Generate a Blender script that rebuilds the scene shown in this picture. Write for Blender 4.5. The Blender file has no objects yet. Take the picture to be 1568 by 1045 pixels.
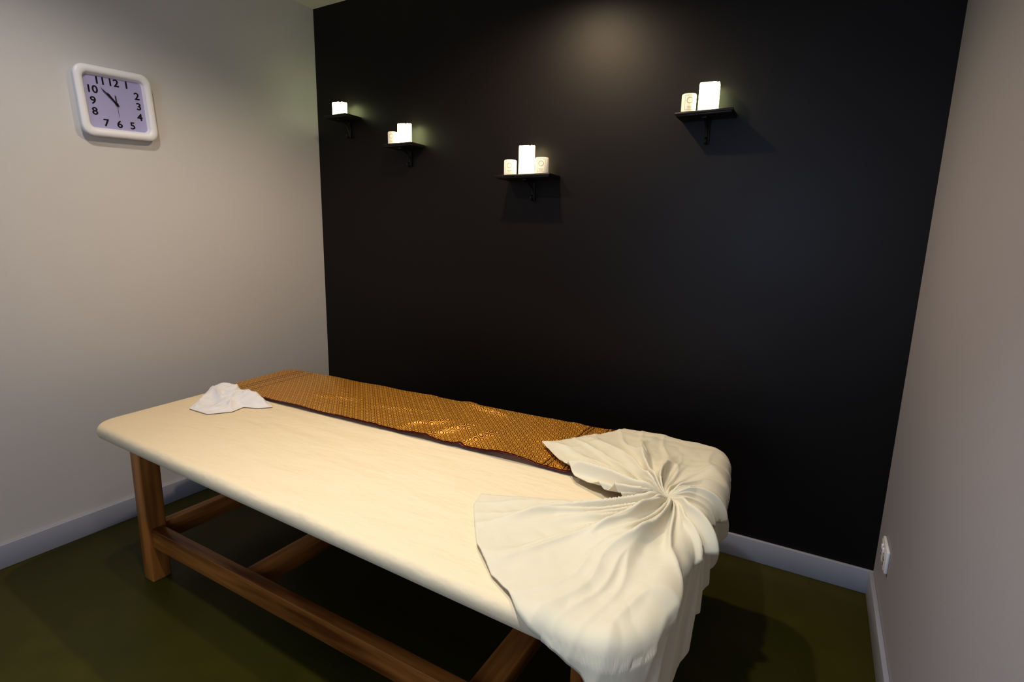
import bpy, bmesh, math, random
from mathutils import Vector, Matrix, noise
random.seed(3)
S=bpy.context.scene
W=2.747; H=2.3815; YF=-3.7
# ---------------------------------------------------------------- materials
def mat(name,col,rough=.5,spec=.5,**kw):
    m=bpy.data.materials.new(name); m.use_nodes=True
    b=m.node_tree.nodes['Principled BSDF']
    b.inputs['Base Color'].default_value=(*col,1); b.inputs['Roughness'].default_value=rough
    b.inputs['Specular IOR Level'].default_value=spec
    for k,v in kw.items():
        b.inputs[k.replace('_',' ')].default_value=v
    return m
def N(m,t,**kw):
    n=m.node_tree.nodes.new(t)
    for k,v in kw.items(): setattr(n,k,v)
    return n
def L(m,a,b): m.node_tree.links.new(a,b)
def B(m): return m.node_tree.nodes['Principled BSDF']
def M(m,op,a,b=None,c=None):
    n=N(m,'ShaderNodeMath',operation=op)
    for i,x in enumerate((a,b,c)):
        if x is None: continue
        if isinstance(x,(int,float)): n.inputs[i].default_value=x
        else: L(m,x,n.inputs[i])
    return n.outputs[0]
def coords(m,scale=(1,1,1),rot=(0,0,0)):
    t=N(m,'ShaderNodeTexCoord'); mp=N(m,'ShaderNodeMapping')
    mp.inputs['Scale'].default_value=scale; mp.inputs['Rotation'].default_value=rot
    L(m,t.outputs['Object'],mp.inputs['Vector']); return mp.outputs['Vector']
def noise_tex(m,vec,scale,detail=3):
    n=N(m,'ShaderNodeTexNoise'); n.inputs['Scale'].default_value=scale; n.inputs['Detail'].default_value=detail
    L(m,vec,n.inputs['Vector']); return n.outputs['Fac']
def bump(m,h,strength=.2,dist=.01):
    n=N(m,'ShaderNodeBump'); n.inputs['Strength'].default_value=strength; n.inputs['Distance'].default_value=dist
    L(m,h,n.inputs['Height']); L(m,n.outputs['Normal'],B(m).inputs['Normal']); return n
def mix(m,fac,c1,c2):
    n=N(m,'ShaderNodeMix',data_type='RGBA')
    if isinstance(fac,(int,float)): n.inputs[0].default_value=fac
    else: L(m,fac,n.inputs[0])
    for i,c in ((6,c1),(7,c2)):
        if isinstance(c,tuple): n.inputs[i].default_value=(*c,1)
        else: L(m,c,n.inputs[i])
    return n.outputs[2]
def paint(name,col,rough,bs=.12,spec=.5):
    m=mat(name,col,rough,spec)
    v=coords(m); bump(m,noise_tex(m,v,180,2),bs,.002)
    L(m,mix(m,noise_tex(m,v,1.3,2),tuple(c*.96 for c in col),tuple(min(1,c*1.04) for c in col)),B(m).inputs['Base Color'])
    return m
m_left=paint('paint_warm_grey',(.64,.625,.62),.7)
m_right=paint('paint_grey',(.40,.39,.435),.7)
m_dark=paint('paint_black_brown',(.0070,.0048,.0045),.44,.08,.36)
m_ceil=paint('ceiling_white',(.72,.74,.68),.8)
m_base=paint('skirting_grey',(.40,.42,.50),.45,.03)
m_floor=mat('vinyl_olive',(.07,.062,.012),.42,.25)
v=coords(m_floor); L(m_floor,mix(m_floor,noise_tex(m_floor,v,9,5),(.042,.041,.005),(.070,.062,.008)),B(m_floor).inputs['Base Color'])
bump(m_floor,noise_tex(m_floor,v,120,3),.1,.002)
# sheet
def cloth(name,col,wr=.25):
    m=mat(name,col,.85,.25,Sheen_Weight=.15)
    v=coords(m)
    v2=coords(m,(3,9,3),(0,0,.5))
    h=M(m,'ADD',M(m,'MULTIPLY',noise_tex(m,v2,1.6,4),1.0),M(m,'MULTIPLY',noise_tex(m,v,700,1),.015))
    bump(m,h,wr,.02)
    return m
m_sheet=cloth('cotton_sheet_cream',(.80,.67,.46),.55)
m_sheet2=cloth('cotton_drape_cream',(.70,.64,.49),.15)
m_towel=cloth('towel_white',(.82,.80,.80),.25)
# wood
def wood(name,axis):
    m=mat(name,(.2,.08,.02),.36)
    sc={'x':(1.2,14,14),'y':(14,1.2,14),'z':(14,14,1.2)}[axis]
    v=coords(m,sc)
    f=noise_tex(m,v,2.2,6)
    v3=coords(m,tuple(s*.35 for s in sc)); k=noise_tex(m,v3,1.7,2)
    r=N(m,'ShaderNodeValToRGB'); r.color_ramp.elements[0].position=.36; r.color_ramp.elements[1].position=.62
    r.color_ramp.elements[0].color=(.16,.045,.009,1); r.color_ramp.elements[1].color=(.60,.25,.06,1)
    L(m,M(m,'ADD',M(m,'MULTIPLY',f,.6),M(m,'MULTIPLY',k,.4)),r.inputs[0])
    L(m,r.outputs[0],B(m).inputs['Base Color']); bump(m,f,.15,.004)
    return m
wx,wy,wz=wood('timber_x','x'),wood('timber_y','y'),wood('timber_z','z')
m_blk=mat('black_iron',(.008,.007,.007),.5)
m_shelf=mat('shelf_black',(.010,.008,.008),.45); bump(m_shelf,noise_tex(m_shelf,coords(m_shelf,(2,20,20)),4,3),.1,.003)
m_white=mat('plastic_white',(.86,.86,.90),.35); bump(m_white,noise_tex(m_white,coords(m_white),60,1),.02,.001)
m_face=mat('clock_paper',(.42,.41,.66),.5)
m_ink=mat('clock_ink',(.012,.012,.02),.6,.2)
# ---------------------------------------------------------------- helpers
def link(o,parent=None):
    S.collection.objects.link(o)
    if parent: o.parent=parent
    return o
def empty(name,loc=(0,0,0)):
    e=bpy.data.objects.new(name,None); e.location=loc; e.empty_display_size=.05; return link(e)
def meshobj(name,verts,faces,m,parent=None,smooth=False):
    me=bpy.data.meshes.new(name); me.from_pydata(verts,[],faces); me.update()
    o=bpy.data.objects.new(name,me); 
    if m: me.materials.append(m)
    if smooth: me.polygons.foreach_set('use_smooth',[True]*len(me.polygons))
    return link(o,parent)
def box(name,lo,hi,m,parent=None,bev=0,seg=2):
    bm=bmesh.new(); bmesh.ops.create_cube(bm,size=1)
    for v in bm.verts:
        v.co=Vector([(lo[i]+hi[i])/2+v.co[i]*(hi[i]-lo[i]) for i in range(3)])
    if bev: bmesh.ops.bevel(bm,geom=bm.edges[:],offset=bev,segments=seg,affect='EDGES',profile=.5)
    me=bpy.data.meshes.new(name); bm.to_mesh(me); bm.free(); me.materials.append(m)
    if bev: me.polygons.foreach_set('use_smooth',[True]*len(me.polygons))
    o=bpy.data.objects.new(name,me)
    return link(o,parent)
def solid(o,t,off=0):
    s=o.modifiers.new('s','SOLIDIFY'); s.thickness=t; s.offset=off; return s
# ---------------------------------------------------------------- room
box('wall_back',(-.1,0,0),(W+.1,.1,H),m_dark)
box('wall_left',(-.1,YF,0),(0,0,H),m_left)
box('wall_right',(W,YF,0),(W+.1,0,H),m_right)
box('floor',(-.1,YF-.1,-.1),(W+.1,.1,0),m_floor)
box('ceiling',(-.1,YF-.1,H),(W+.1,.1,H+.1),m_ceil)
# front wall with window opening
wx0,wx1,wz0,wz1=1.35,2.55,.75,1.95
fw=empty('wall_front')
box('panel_low',(-.1,YF-.1,0),(W+.1,YF,wz0),m_right,fw)
box('panel_high',(-.1,YF-.1,wz1),(W+.1,YF,H),m_right,fw)
box('panel_l',(-.1,YF-.1,wz0),(wx0,YF,wz1),m_right,fw)
box('panel_r',(wx1,YF-.1,wz0),(W+.1,YF,wz1),m_right,fw)
win=empty('window_1')
t=.045
box('frame_l',(wx0,YF-.08,wz0),(wx0+t,YF-.02,wz1),m_white,win,.004)
box('frame_r',(wx1-t,YF-.08,wz0),(wx1,YF-.02,wz1),m_white,win,.004)
box('frame_b',(wx0+t,YF-.08,wz0),(wx1-t,YF-.02,wz0+t),m_white,win,.004)
box('frame_t',(wx0+t,YF-.08,wz1-t),(wx1-t,YF-.02,wz1),m_white,win,.004)
box('mullion',((wx0+wx1)/2-.02,YF-.075,wz0+t),((wx0+wx1)/2+.02,YF-.025,wz1-t),m_white,win,.004)
hb=.0905
box('baseboard_back',(0,-.014,0),(W,0,hb),m_base,None,.002)
box('baseboard_left',(0,YF,0),(.014,-.014,hb),m_base,None,.002)
box('baseboard_right',(W-.014,YF,0),(W,-.014,hb),m_base,None,.002)
# ---------------------------------------------------------------- downlights
def lamp(kind,name,loc,energy,col,**kw):
    l=bpy.data.lights.new(name,kind); l.energy=energy; l.color=col
    for k,v in kw.items(): setattr(l,k,v)
    o=bpy.data.objects.new(name,l); o.location=loc; return link(o)
m_lens=mat('lamp_lens',(1,.95,.85),.4,.5); B(m_lens).inputs['Emission Color'].default_value=(1,.85,.65,1); B(m_lens).inputs['Emission Strength'].default_value=4
def downlight(x,y,e,col,size=2.6,blend=.6,tilt=(0,0)):
    p=empty('downlight',(x,y,H))
    bm=bmesh.new()
    prof=[(.032,-.002),(.036,-.006),(.045,-.005),(.048,0)]
    n=40; rings=[]
    for r,z in prof: rings.append([bm.verts.new((r*math.cos(2*math.pi*i/n),r*math.sin(2*math.pi*i/n),z)) for i in range(n)])
    for a,b in zip(rings,rings[1:]):
        for i in range(n): bm.faces.new((a[i],a[(i+1)%n],b[(i+1)%n],b[i]))
    me=bpy.data.meshes.new('trim_ring'); bm.to_mesh(me); bm.free(); me.materials.append(m_white)
    link(bpy.data.objects.new('trim_ring',me),p)
    bm=bmesh.new(); bmesh.ops.create_circle(bm,cap_ends=True,segments=n,radius=.033)
    for v in bm.verts: v.co.z=-.0025
    me=bpy.data.meshes.new('lens'); bm.to_mesh(me); bm.free(); me.materials.append(m_lens)
    link(bpy.data.objects.new('lens',me),p)
    l=lamp('SPOT','spot_beam',(0,0,-.015),e,col,shadow_soft_size=.03,spot_size=size,spot_blend=blend); l.parent=p
    l.rotation_euler=(tilt[0],tilt[1],0)
downlight(1.40,-.65,58,(1,.78,.54))
downlight(.80,-1.40,22,(1,.90,.78))
downlight(1.95,-1.75,72,(.95,.98,1),1.45,.95,(math.radians(8),math.radians(3)))  # added cool spot with invented fitting, narrowed to brighten the bed's right front
a=lamp('AREA','window_daylight',((wx0+wx1)/2,YF-.01,(wz0+wz1)/2),15,(.58,.72,1),shape='RECTANGLE',size=1.05,size_y=1.05)
a.rotation_euler=(math.radians(90),0,0)
a.parent=win
# ---------------------------------------------------------------- bed
X0,X1,Y0,Y1=.285,2.285,-1.375,-.45; ZT=.572; RC=.085; RE=.022; ZB=.524
def warp(p):
    """the padded top is not a perfect rectangle: it widens a little toward the foot end"""
    w=(Y1-p.y)/(Y1-Y0); ux=(p.x-1.3)
    return Vector((p.x+.075*w*max(0,(1.0-p.x)/.7)**2, p.y-.028*ux*w+.03*ux*(1-w), p.z))
def wrap(x,y,rc=RC,off=0.0):
    """flat cloth coordinate -> point lying over the mattress (hangs over the edges)"""
    cx=min(max(x,X0+rc),X1-rc); cy=min(max(y,Y0+rc),Y1-rc)
    vx,vy=x-cx,y-cy; Ld=math.hypot(vx,vy); r=RE
    if Ld<=rc-r: return warp(Vector((x,y,ZT+off))),Vector((0,0,1)),0
    s=Ld-(rc-r); ux,uy=vx/Ld,vy/Ld
    if s<r*math.pi/2:
        a=s/r; R=rc-r+(r+off)*math.sin(a); z=ZT-r+(r+off)*math.cos(a); n=Vector((ux*math.sin(a),uy*math.sin(a),math.cos(a))); d=0
    else:
        d=s-r*math.pi/2; R=rc+off; z=ZT-r-d; n=Vector((ux,uy,0))
    return warp(Vector((cx+ux*R,cy+uy*R,z))),n,d
bed=empty('massage_table')
def rrect_loop(inset,z,n=14,nl=60):
    pts=[]; rc=max(RC-inset,.001)
    cs=[(X1-RC,Y1-RC,0),(X0+RC,Y1-RC,90),(X0+RC,Y0+RC,180),(X1-RC,Y0+RC,270)]
    if inset>RC:
        e=inset-RC; cs=[(X1-RC-e,Y1-RC-e,0),(X0+RC+e,Y1-RC-e,90),(X0+RC+e,Y0+RC+e,180),(X1-RC-e,Y0+RC+e,270)]
    arcs=[]
    for x,y,a0 in cs:
        arcs.append([(x+rc*math.cos(math.radians(a0+90*i/n)),y+rc*math.sin(math.radians(a0+90*i/n))) for i in range(n+1)])
    for k in range(4):
        pts+=arcs[k]; a=arcs[k][-1]; b=arcs[(k+1)%4][0]; m_=nl if k%2==0 else nl//2
        pts+=[(a[0]+(b[0]-a[0])*i/m_,a[1]+(b[1]-a[1])*i/m_) for i in range(1,m_)]
    return [warp(Vector((x,y,z))) for x,y in pts]
prof=[(.40,ZT+.001),(.30,ZT+.001),(.2,ZT+.001),(.1,ZT+.0005),(.05,ZT)]
for i in range(0,9):
    a=math.pi/2*i/8; prof.append((RE-RE*math.sin(a),ZT-RE+RE*math.cos(a)))
rb=.020
for i in range(0,7):
    a=math.pi/2*i/6; prof.append((rb-rb*math.cos(a),ZB+rb-rb*math.sin(a)))
prof.append((.15,ZB))
vs=[];fs=[];loops=[rrect_loop(i,z) for i,z in prof]; n=len(loops[0])
for lp in loops: vs+=lp
for j in range(len(loops)-1):
    for i in range(n): fs.append((j*n+i,(j+1)*n+i,(j+1)*n+(i+1)%n,j*n+(i+1)%n))
fs.append(tuple(range(n)))
fs.append(tuple(reversed(range((len(loops)-1)*n,len(loops)*n))))
mo=meshobj('padded_top',vs,fs,m_sheet,bed,True)
# timber frame
lw=.062
fx0,fx1,fy0,fy1=.490,2.20,-1.29,-.56
for i,(x,y) in enumerate([(fx0,fy0),(fx1-lw,fy0-.015),(fx0,fy1-lw),(fx1-lw,fy1-lw)]):
    box('leg_%d'%(i+1),(x,y,0),(x+lw,y+lw,ZB-.001),wz,bed,.003)
box('top_board',(X0+.15,Y0+.12,ZB-.022),(X1-.12,Y1-.12,ZB-.0005),wx,bed,.002)
zs0,zs1=.13,.20
box('stretcher_front',(fx0+lw,fy0+.012,zs0),(fx1-lw,fy0+.050,zs1),wx,bed,.003)
box('stretcher_back',(fx0+lw,fy1-.050,zs0),(fx1-lw,fy1-.012,zs1),wx,bed,.003)
for i,x in enumerate((fx0+.012,fx1-.050)):
    box('stretcher_end_%d'%i,(x,fy0+lw,zs0),(x+.038,fy1-lw,zs1),wy,bed,.003)
for i,x in enumerate((1.0,1.85)):
    box('cross_brace_%d'%i,(x,fy0+.050,zs0),(x+.07,fy1-.050,zs0+.05),wy,bed,.003)
# ---------------------------------------------------------------- silk runner
m_silk=mat('silk_brocade',(.5,.25,.05),.36,.4)
t=N(m_silk,'ShaderNodeUVMap'); sp=N(m_silk,'ShaderNodeSeparateXYZ'); L(m_silk,t.outputs[0],sp.inputs[0])
u,vv=sp.outputs[0],sp.outputs[1]
def lattice(m,u,v,p):
    k=2*math.pi/p
    return M(m,'MULTIPLY',M(m,'COSINE',M(m,'MULTIPLY',u,k)),M(m,'COSINE',M(m,'MULTIPLY',v,k)))
g1=M(m_silk,'ABSOLUTE',lattice(m_silk,u,vv,.054))
rng=M(m_silk,'ABSOLUTE',M(m_silk,'SUBTRACT',g1,.42))
ring=M(m_silk,'LESS_THAN',rng,.14)
dot=M(m_silk,'GREATER_THAN',g1,.82)
g2=M(m_silk,'LESS_THAN',g1,.06)
pat=M(m_silk,'MAXIMUM',M(m_silk,'MAXIMUM',ring,dot),g2)
def band(m,x,a,b): return M(m,'MULTIPLY',M(m,'GREATER_THAN',x,a),M(m,'LESS_THAN',x,b))
st=None
for a_,b_ in [(.12,.126),(.145,.151),(.20,.206),(1.575,1.580),(1.590,1.595),(1.640,1.645),(1.655,1.660),(1.72,1.73)]:
    q=band(m_silk,u,a_,b_); st=q if st is None else M(m_silk,'MAXIMUM',st,q)
edge=M(m_silk,'LESS_THAN',vv,.011)
gold=mix(m_silk,noise_tex(m_silk,coords(m_silk),3,2),(.95,.44,.05),(1.0,.62,.15))
c=mix(m_silk,pat,(.11,.020,.003),gold)
c=mix(m_silk,M(m_silk,'MULTIPLY',st,.85),c,(.05,.015,.01))
c=mix(m_silk,edge,c,(.07,.008,.008))
L(m_silk,c,B(m_silk).inputs['Base Color'])
B(m_silk).inputs['Metallic'].default_value=.42
bump(m_silk,pat,.25,.001)
silk=empty('silk_runner')
SX0,SX1,SY0,SY1=.255,2.06,-.850,-.38
nx,ny=300,80; vs=[];fs=[];uv=[]
def silk_h(x,y):
    h=0.004
    h+=.010*max(0,noise.noise(Vector((x*5.0+y*6,y*3-x*1.5,1.3))))
    h+=.012*max(0,noise.noise(Vector((x*11.0+y*9,y*4,7.3))))*min(1,max(0,(x-.9)*3))
    for cx0,cy0,dx,dy,Lr,A in [(1.42,-.82,.45,.9,.16,.014),(1.55,-.83,.35,.95,.14,.014),(1.30,-.80,.6,.8,.14,.012),(1.36,-.50,.95,-.15,.16,.014),(1.05,-.70,.9,.3,.2,.007),(.75,-.72,.95,.25,.2,.007)]:
        l=math.hypot(dx,dy); dx/=l; dy/=l; px=x-cx0; py=y-cy0; s=px*dx+py*dy; d=-px*dy+py*dx
        if -.05<s<Lr+.05:
            h+=A*math.exp(-(d/.014)**2)*max(0,math.sin(math.pi*min(1,max(0,(s+.05)/(Lr+.1)))))
    return h
for j in range(ny+1):
    for i in range(nx+1):
        x=SX0+(SX1-SX0)*i/nx
        y0_=SY0-.012*math.sin(x*2.2)-.010*max(0,x-1.2)
        y=y0_+(SY1-y0_)*j/ny
        if j<6: y+=.004*noise.noise(Vector((x*9,0,0)))
        p,nn,d=wrap(x,y,.06,.004)
        h=silk_h(x,y)*(1 if d==0 else .4)
        p=p+nn*h
        vs.append(p); uv.append((x-SX0,(SY1-SY0)*j/ny))
for j in range(ny):
    for i in range(nx):
        a_=j*(nx+1)+i; fs.append((a_,a_+1,a_+nx+2,a_+nx+1))
so=meshobj('brocade_cloth',vs,fs,m_silk,silk,True); solid(so,.002,1)
ul=so.data.uv_layers.new(name='UVMap')
for lp in so.data.loops: ul.data[lp.index].uv=uv[lp.vertex_index]
# ---------------------------------------------------------------- pinwheel drape
K=(2.205,-.890)
poly=[(1.785,-1.075),(1.80,-1.13),(1.845,-1.19),(1.90,-1.26),(1.98,-1.325),(2.07,-1.37),(2.15,-1.395),(2.20,-1.415),(2.25,-1.45),(2.31,-1.51),(2.40,-1.53),(2.445,-1.40),(2.46,-1.1),(2.465,-.84),(2.465,-.5),(2.43,-.34),(2.3,-.27),(2.1,-.31),(1.975,-.40),(1.945,-.475),(1.86,-.61),(1.775,-.725),(1.85,-.785),(1.955,-.872),(2.085,-.918),(2.112,-.930)]
TH0=math.atan2(poly[0][1]-K[1],poly[0][0]-K[0])%(2*math.pi)
pa=[]
for p in poly:
    a_=math.atan2(p[1]-K[1],p[0]-K[0])%(2*math.pi)
    while pa and a_<pa[-1]: a_+=2*math.pi
    pa.append(a_)
def Rth(th):
    for i in range(len(pa)-1):
        if pa[i]<=th<=pa[i+1]+1e-9:
            a,b=poly[i],poly[i+1]; dx,dy=math.cos(th),math.sin(th)
            ex,ey=b[0]-a[0],b[1]-a[1]; den=dx*ey-dy*ex
            if abs(den)<1e-9: return math.hypot(a[0]-K[0],a[1]-K[1])
            return ((a[0]-K[0])*ey-(a[1]-K[1])*ex)/den
    return .14
T1=pa[-1]
na,nr=1100,110; vs=[];fs=[]
def sm(a,b,x):
    t=min(1,max(0,(x-a)/(b-a))); return t*t*(3-2*t)
def rn(w,f,r,seed,pw=2.0):
    return max(0,1-abs(noise.noise(Vector((w*f,r*2.2,seed)))*2.4))**pw
DT=math.degrees(T1-TH0)
for i in range(na+1):
    th=TH0+(T1-TH0)*i/na
    R=Rth(th)
    deg=math.degrees(th-TH0)
    ed=sm(0,7,deg)*sm(0,14,DT-deg)
    for j in range(nr+1):
        f=(j/nr)**1.25; r=.001+(R-.001)*f
        tw=.6*math.exp(-r/.09)
        a_=th+tw*sm(0,25,DT-deg)
        x=K[0]+r*math.cos(a_); y=K[1]+r*math.sin(a_)
        w=deg+6*noise.noise(Vector((x*6,y*6,9)))
        fanB=1-sm(80,130,deg); fanA=sm(235,275,deg); soft=1-max(fanA,fanB)
        fan=max(fanA,fanB)
        pl=fan*(rn(w,.045,r,1.7,2.6)*.030+rn(w,.10,r,5.1,2.4)*.016)
        pl+=soft*(rn(w,.020,r,3.3,2.0)*.026+rn(w,.05,r,8.8,2)*.008+rn(w,.10,r,2.8,2)*.007*math.exp(-r/.09))
        pl*=.15+.85*ed
        amp=sm(.0,.06,r)*(.32+.85*math.exp(-((r-.11)/.18)**2))*(1-.55*sm(.28,.55,r))
        knot=.018*math.exp(-(r/.06)**2)+.008*math.exp(-(r/.2)**2)
        wr=.006*noise.noise(Vector((x*8,y*8,2)))*sm(.1,.25,r)+.004*abs(noise.noise(Vector((x*20,y*20,4))))*sm(.1,.2,r)
        h=.010+pl*amp+knot+wr+.012*fanA*sm(.05,.2,r)
        h=max(h,.006)
        p,nn,d=wrap(x,y,RC,0)
        if d>0:
            fl=.03*d+ .007*math.sin(th*16+3*noise.noise(Vector((th*4,0,0))))*sm(0,.12,d)+.003
            p=p+nn*(.010+max(-.004,fl)+.2*pl)
        else: p=p+nn*h
        vs.append(p)
for i in range(na):
    for j in range(nr):
        a_=i*(nr+1)+j; fs.append((a_,a_+1,a_+nr+2,a_+nr+1))
dr=empty('draped_sheet')
do=meshobj('pleated_cloth',vs,fs,m_sheet2,dr,True); solid(do,.0025,1)
# ---------------------------------------------------------------- white towel
tk=(.50,-.945)
tp=[(.50,-1.085),(.615,-1.085),(.66,-1.02),(.645,-.965),(.70,-.945),(.735,-.905),(.66,-.872),(.50,-.868),(.42,-.872),(.39,-.92),(.41,-.99)]
tw=empty('white_towel')
vs=[];fs=[]; na2,nr2=240,60
def Rt(th):
    th%=2*math.pi
    for i in range(len(tp)):
        a,b=tp[i],tp[(i+1)%len(tp)]; dx,dy=math.cos(th),math.sin(th)
        ex,ey=b[0]-a[0],b[1]-a[1]; den=dx*ey-dy*ex
        if abs(den)<1e-9: continue
        s=((a[0]-tk[0])*ey-(a[1]-tk[1])*ex)/den; q=((a[0]-tk[0])*dy-(a[1]-tk[1])*dx)/den
        if s>0 and -1e-6<=q<=1+1e-6: return s
    return .1
for i in range(na2):
    th=2*math.pi*i/na2; R=Rt(th)
    for j in range(nr2+1):
        r=R*j/nr2; x=tk[0]+r*math.cos(th); y=tk[1]+r*math.sin(th)
        e=1-(j/nr2)
        h=.003+.042*math.exp(-(((x-.45)/.06)**2+((y+.915)/.07)**2))*sm(0,.3,e)+.032*math.exp(-(((x-.62)/.09)**2+((y+.905)/.04)**2))*sm(0,.3,e)
        rd=max(0,1-3*abs(noise.noise(Vector((x*9+y*9,(y-x)*4,3)))))**2
        rd2=max(0,1-3*abs(noise.noise(Vector((x*18-y*12,y*9+x*5,6)))))**2
        h+=sm(0,.35,e)*(.016*rd+.008*rd2)+sm(0,.2,e)*.010*abs(noise.noise(Vector((x*30,y*25,9))))
        vs.append((x,y,ZT+.003+h))
for i in range(na2):
    for j in range(nr2):
        a_=i*(nr2+1)+j; b_=((i+1)%na2)*(nr2+1)+j; fs.append((a_,a_+1,b_+1,b_))
to=meshobj('folded_towel',vs,fs,m_towel,tw,True); solid(to,.002,-1)
# ---------------------------------------------------------------- shelves + candles
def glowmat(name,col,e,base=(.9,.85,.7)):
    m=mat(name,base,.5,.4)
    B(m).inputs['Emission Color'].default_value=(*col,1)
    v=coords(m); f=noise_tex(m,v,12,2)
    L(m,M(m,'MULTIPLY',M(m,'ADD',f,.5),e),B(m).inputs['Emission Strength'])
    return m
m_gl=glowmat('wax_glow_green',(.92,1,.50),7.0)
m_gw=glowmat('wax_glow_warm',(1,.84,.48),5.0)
m_wax=glowmat('wax_cream',(1,.85,.6),.25)
m_lab=mat('label_ink',(.35,.24,.12),.6)
def shelf(x0,x1,z,dep,items):
    p=empty('wall_shelf')
    box('board',(x0,-dep,z-.016),(x1,0,z),m_shelf,p,.003)
    box('front_lip',(x0-.004,-dep-.004,z-.010),(x1+.004,-dep+.004,z-.002),m_shelf,p,.002)
    xc=(x0+x1)/2
    box('bracket_plate',(xc-.009,-.008,z-.10),(xc+.009,0,z-.016),m_blk,p,.002)
    box('bracket_arm',(xc-.008,-dep*.8,z-.024),(xc+.008,-.004,z-.016),m_blk,p,.002)
    cu=bpy.data.curves.new('bracket_scroll','CURVE'); cu.dimensions='3D'; cu.bevel_depth=.005; cu.bevel_resolution=4
    sp_=cu.splines.new('POLY'); pts=[]
    for k in range(40):
        q=k/39; a_=q*math.pi/2
        pts.append((xc,-.006-(dep*.68)*(1-math.cos(a_)),z-.088+.064*math.sin(a_)))
    for k in range(24):
        a_=k/23*math.pi*1.6; rr=.011*(1-.5*k/23)
        pts.insert(0,(xc,-.017+rr*math.cos(a_)*1,z-.088-rr*math.sin(a_)))
    sp_.points.add(len(pts)-1)
    for k,q in enumerate(pts): sp_.points[k].co=(*q,1)
    cu.materials.append(m_blk); o=bpy.data.objects.new('bracket_scroll',cu); link(o,p)
    for kn in (z-.095,z-.055):
        bm=bmesh.new(); bmesh.ops.create_uvsphere(bm,u_segments=12,v_segments=8,radius=.005); bmesh.ops.translate(bm,verts=bm.verts,vec=(xc,-.009,kn))
        me=bpy.data.meshes.new('screw'); bm.to_mesh(me); bm.free(); me.materials.append(m_blk); link(bpy.data.objects.new('screw',me),p)
    for kind,cx,cy,w,h,m_ in items:
        candle(kind,cx,cy,z,w,h,m_)
def candle(kind,cx,cy,z,w,h,m_):
    sq = kind=='block'
    name='pillar_candle' if sq else 'jar_candle'
    c_=empty(name,(cx,cy,z)); n=48; vs=[];fs=[]
    def ring(rad,zz,tilt=0):
        out=[]
        for i in range(n):
            a=2*math.pi*i/n
            if sq:
                e=.24; ca,sa=math.cos(a),math.sin(a)
                x=rad*math.copysign(abs(ca)**e,ca); y=rad*math.copysign(abs(sa)**e,sa)
                xr=x*math.cos(.12)-y*math.sin(.12); yr=x*math.sin(.12)+y*math.cos(.12); x,y=xr,yr
            else: x,y=rad*math.cos(a),rad*math.sin(a)
            out.append((x,y,zz+(tilt*(.0036*math.sin(2*a+.6)+.002*math.sin(3*a)+.05*x) if sq else 0)))
        return out
    R=w/2
    pr=[(R*.96,.0005,0),(R,.003,0),(R,h*.5,0),(R,h-.004,1),(R*.95,h,1),(R*.86,h,1),(R*.80,h-.004,1),(R*.70,h-.012,0),(R*.3,h-.015,0)]
    for rad,zz,t_ in pr: vs+=ring(rad,zz,t_)
    for j in range(len(pr)-1):
        for i in range(n): fs.append((j*n+i,j*n+(i+1)%n,(j+1)*n+(i+1)%n,(j+1)*n+i))
    fs.append(tuple(reversed(range(n)))); fs.append(tuple(range((len(pr)-1)*n,len(pr)*n)))
    meshobj('wax_body',vs,fs,m_,c_,True)
    box('wick',(-.0015,-.0015,h-.016),(.0015,.0015,h-.004),m_blk,c_)
    if not sq:
        vs=[];fs=[];nn=40; cz=h*.62
        for i in range(nn):
            a=2*math.pi*i/nn
            for q in (.009,.0105):
                s=q*math.cos(a); ang=-math.pi/2+.35+s/R
                vs.append(((R+.0006)*math.cos(ang),(R+.0006)*math.sin(ang),cz+q*math.sin(a)))
        for i in range(nn):
            k=(i+1)%nn; fs.append((2*i,2*i+1,2*k+1,2*k))
        meshobj('emblem',vs,fs,m_lab,c_)
        vs=[];fs=[]
        def strip(s0,s1,z0,z1):
            b=len(vs); kk=8
            for i in range(kk+1):
                ang=-math.pi/2+.35+(s0+(s1-s0)*i/kk)/R
                vs.append(((R+.0006)*math.cos(ang),(R+.0006)*math.sin(ang),z0)); vs.append(((R+.0006)*math.cos(ang),(R+.0006)*math.sin(ang),z1))
            for i in range(kk): fs.append((b+2*i,b+2*i+2,b+2*i+3,b+2*i+1))
        strip(-.017,.017,h*.12,h*.12+.0008); strip(-.017,.017,h*.88,h*.88+.0008)
        strip(-.017,-.0162,h*.12,h*.88); strip(.0162,.017,h*.12,h*.88); strip(-.009,.009,h*.28,h*.28+.0012); strip(-.006,.006,h*.2,h*.2+.0012)
        meshobj('label_print',vs,fs,m_lab,c_)
shelf(.165,.315,1.822,.10,[('block',.230,-.055,.056,.062,m_gl)])
shelf(.565,.735,1.657,.10,[('jar',.598,-.068,.048,.056,m_wax),('block',.658,-.052,.052,.090,m_gl)])
shelf(1.215,1.465,1.487,.11,[('jar',1.256,-.062,.054,.064,m_wax),('block',1.332,-.055,.056,.118,m_gw),('jar',1.408,-.062,.056,.066,m_wax)])
shelf(1.955,2.145,1.675,.10,[('jar',1.990,-.066,.050,.062,m_wax),('block',2.056,-.055,.066,.092,m_gl)])
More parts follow.
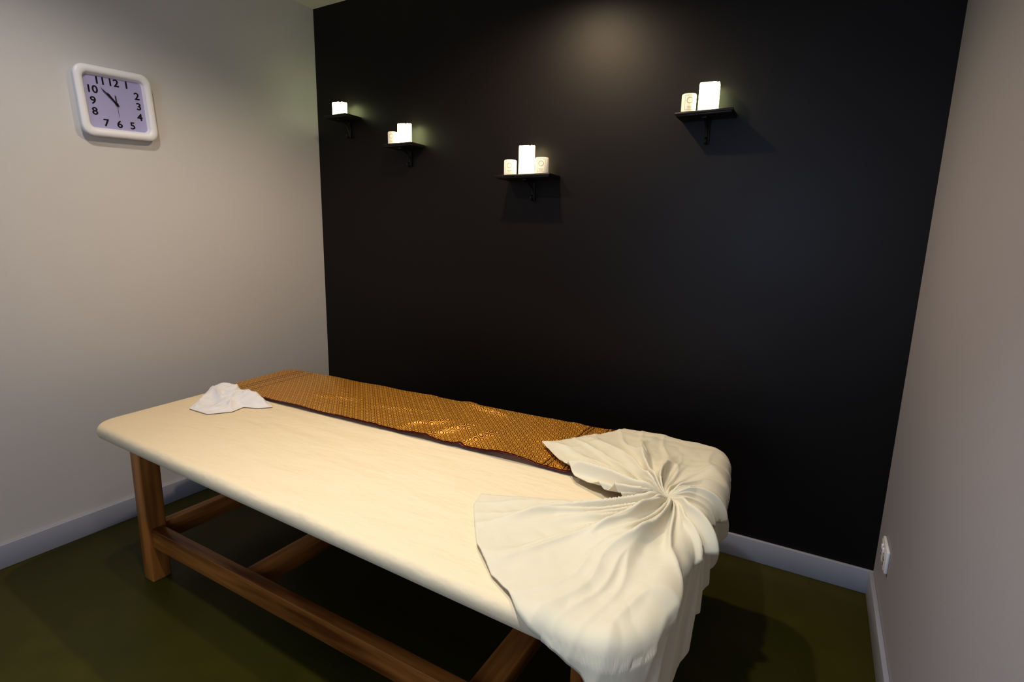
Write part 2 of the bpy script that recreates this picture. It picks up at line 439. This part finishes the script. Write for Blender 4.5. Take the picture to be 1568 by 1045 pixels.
# ---------------------------------------------------------------- clock (built in its own YZ plane)
clk=empty('wall_clock',(0,-.992,1.70)); clk.rotation_euler=(math.radians(3.2),0,0)
def sqr(rx,ry,rc,n=10):
    out=[]
    for cx,cy,a0 in ((rx-rc,ry-rc,0),(-rx+rc,ry-rc,90),(-rx+rc,-ry+rc,180),(rx-rc,-ry+rc,270)):
        for i in range(n+1):
            a=math.radians(a0+90*i/n); out.append((cx+rc*math.cos(a),cy+rc*math.sin(a)))
    return out
def loft(name,secs,m_,cap=False,smooth=True):
    vs=[];fs=[]
    n=None
    for rx,ry,rc,d in secs:
        s=sqr(rx,ry,rc); n=len(s); vs+=[(d,a,b) for a,b in s]
    for j in range(len(secs)-1):
        for i in range(n): fs.append((j*n+i,j*n+(i+1)%n,(j+1)*n+(i+1)%n,(j+1)*n+i))
    if cap: fs.append(tuple(range((len(secs)-1)*n,len(secs)*n)))
    return meshobj(name,vs,fs,m_,clk,smooth)
hx,hz=.133,.126
secs=[(hx-.006,hz-.006,.034,0),(hx-.003,hz-.003,.037,.018)]
for i in range(13):
    a=math.pi*i/12; secs.append((hx-.014+.014*math.cos(a),hz-.014+.014*math.cos(a),.038-.018*i/12,.030+.009*math.sin(a)))
secs.append((hx-.031,hz-.031,.016,.026))
secs.append((hx-.033,hz-.033,.015,.020))
loft('frame',secs,m_white)
s=sqr(hx-.031,hz-.031,.015)
meshobj('dial',[(.0205,a,b) for a,b in s]+[(.012,a,b) for a,b in s],[tuple(range(len(s)))],m_face,clk)
def txt(s,y,z,size):
    # the weight is built up from small sideways copies, so closed counters stay clean
    for k,(oy,oz) in enumerate(((0,0),(.0009,0),(-.0009,0),(0,.0007),(0,-.0007))):
        cu=bpy.data.curves.new('numeral_'+s,'FONT'); cu.body=s; cu.size=size; cu.align_x='CENTER'; cu.align_y='CENTER'; cu.extrude=.0003
        cu.materials.append(m_ink)
        o=bpy.data.objects.new('numeral_%s_%d'%(s,k),cu); link(o,clk)
        o.matrix_local=Matrix(((0,0,1,.0210+k*.00004),(1.08,0,0,y+oy),(0,1,0,z+oz),(0,0,0,1)))
a1,b1=.082,.076
pos={12:(0,b1),1:(.046,b1),2:(a1-.004,.040),3:(a1-.002,0.002),4:(a1-.004,-.038),5:(.046,-b1+.002),6:(0,-b1+.002),7:(-.046,-b1+.002),8:(-a1+.004,-.036),9:(-a1+.004,.002),10:(-a1+.006,.042),11:(-.045,b1)}
for k,(y,z) in pos.items(): txt(str(k),y,z,.037)
def hand(name,ang,l,w,tail,d):
    c,s=math.cos(ang),math.sin(ang)
    pts=[(-w,-tail),(w,-tail),(w*.8,l*.8),(0,l),(-w*.8,l*.8)]
    vs=[]
    for dd in (d,d+.0008):
        for a_,b_ in pts: vs.append((dd,a_*c+b_*s,-a_*s+b_*c))
    n=len(pts); fs=[tuple(reversed(range(n))),tuple(range(n,2*n))]+[(i,(i+1)%n,n+(i+1)%n,n+i) for i in range(n)]
    meshobj(name,vs,fs,m_ink,clk)
hand('hour_hand',math.radians(-35),.048,.0030,.008,.0225)
hand('minute_hand',math.radians(-42),.072,.0022,.010,.0245)
hand('second_hand',math.radians(180),.050,.0006,.030,.0265)
hand('alarm_hand',math.radians(-2),.034,.0014,.0,.0218)
bm=bmesh.new(); bmesh.ops.create_cone(bm,cap_ends=True,segments=24,radius1=.004,radius2=.004,depth=.008)
bmesh.ops.rotate(bm,verts=bm.verts,matrix=Matrix.Rotation(math.pi/2,3,'Y')); bmesh.ops.translate(bm,verts=bm.verts,vec=(.0245,0,0))
me=bpy.data.meshes.new('hub'); bm.to_mesh(me); bm.free(); me.materials.append(m_ink); link(bpy.data.objects.new('hub',me),clk)
# ---------------------------------------------------------------- power outlet
out=empty('power_outlet',(W,-.215,.268))
def obox(name,y0,y1,z0,z1,x0,x1,m_,bev):
    return box(name,(x0,y0,z0),(x1,y1,z1),m_,out,bev)
obox('plate',-.0575,.0575,-.0375,.0375,-.010,0,m_white,.004)
for s in (-1,1):
    obox('socket_face',s*.028-.022,s*.028+.022,-.031,.031,-.0125,-.009,m_white,.002)
    obox('rocker',s*.012-.006,s*.012+.006,.012,.027,-.017,-.012,m_white,.0015)
    for dy,dz,rt in ((-.007,.004,.5),(.007,.004,-.5),(0,-.012,0)):
        o=box('slot',(-.0004,-.0013,-.0045),(.0004,.0013,.0045),m_ink,out); o.location=(-.0128,s*.032+dy,dz-.004); o.rotation_euler=(rt,0,0)
# ---------------------------------------------------------------- world + camera
w=bpy.data.worlds.new('World'); S.world=w; w.use_nodes=True
w.node_tree.nodes['Background'].inputs[0].default_value=(.6,.75,1,1); w.node_tree.nodes['Background'].inputs[1].default_value=.4
yaw,pitch,roll=.5195,.1893,.0221
F=Vector((-math.sin(yaw)*math.cos(pitch),math.cos(yaw)*math.cos(pitch),-math.sin(pitch)))
R_=Vector((math.cos(yaw),math.sin(yaw),0)); U=R_.cross(F)
r2=R_*math.cos(roll)+U*math.sin(roll); u2=-R_*math.sin(roll)+U*math.cos(roll)
cam=bpy.data.cameras.new('camera'); cam.lens=18.772; cam.sensor_width=36; cam.clip_start=.02
co=bpy.data.objects.new('camera',cam); link(co)
co.matrix_world=Matrix(((r2.x,u2.x,-F.x,2.4682),(r2.y,u2.y,-F.y,-2.1336),(r2.z,u2.z,-F.z,1.22),(0,0,0,1)))
S.camera=co
S.view_settings.view_transform='Standard'
try: S.view_settings.look='Medium High Contrast'
except Exception as e: print('look',e)
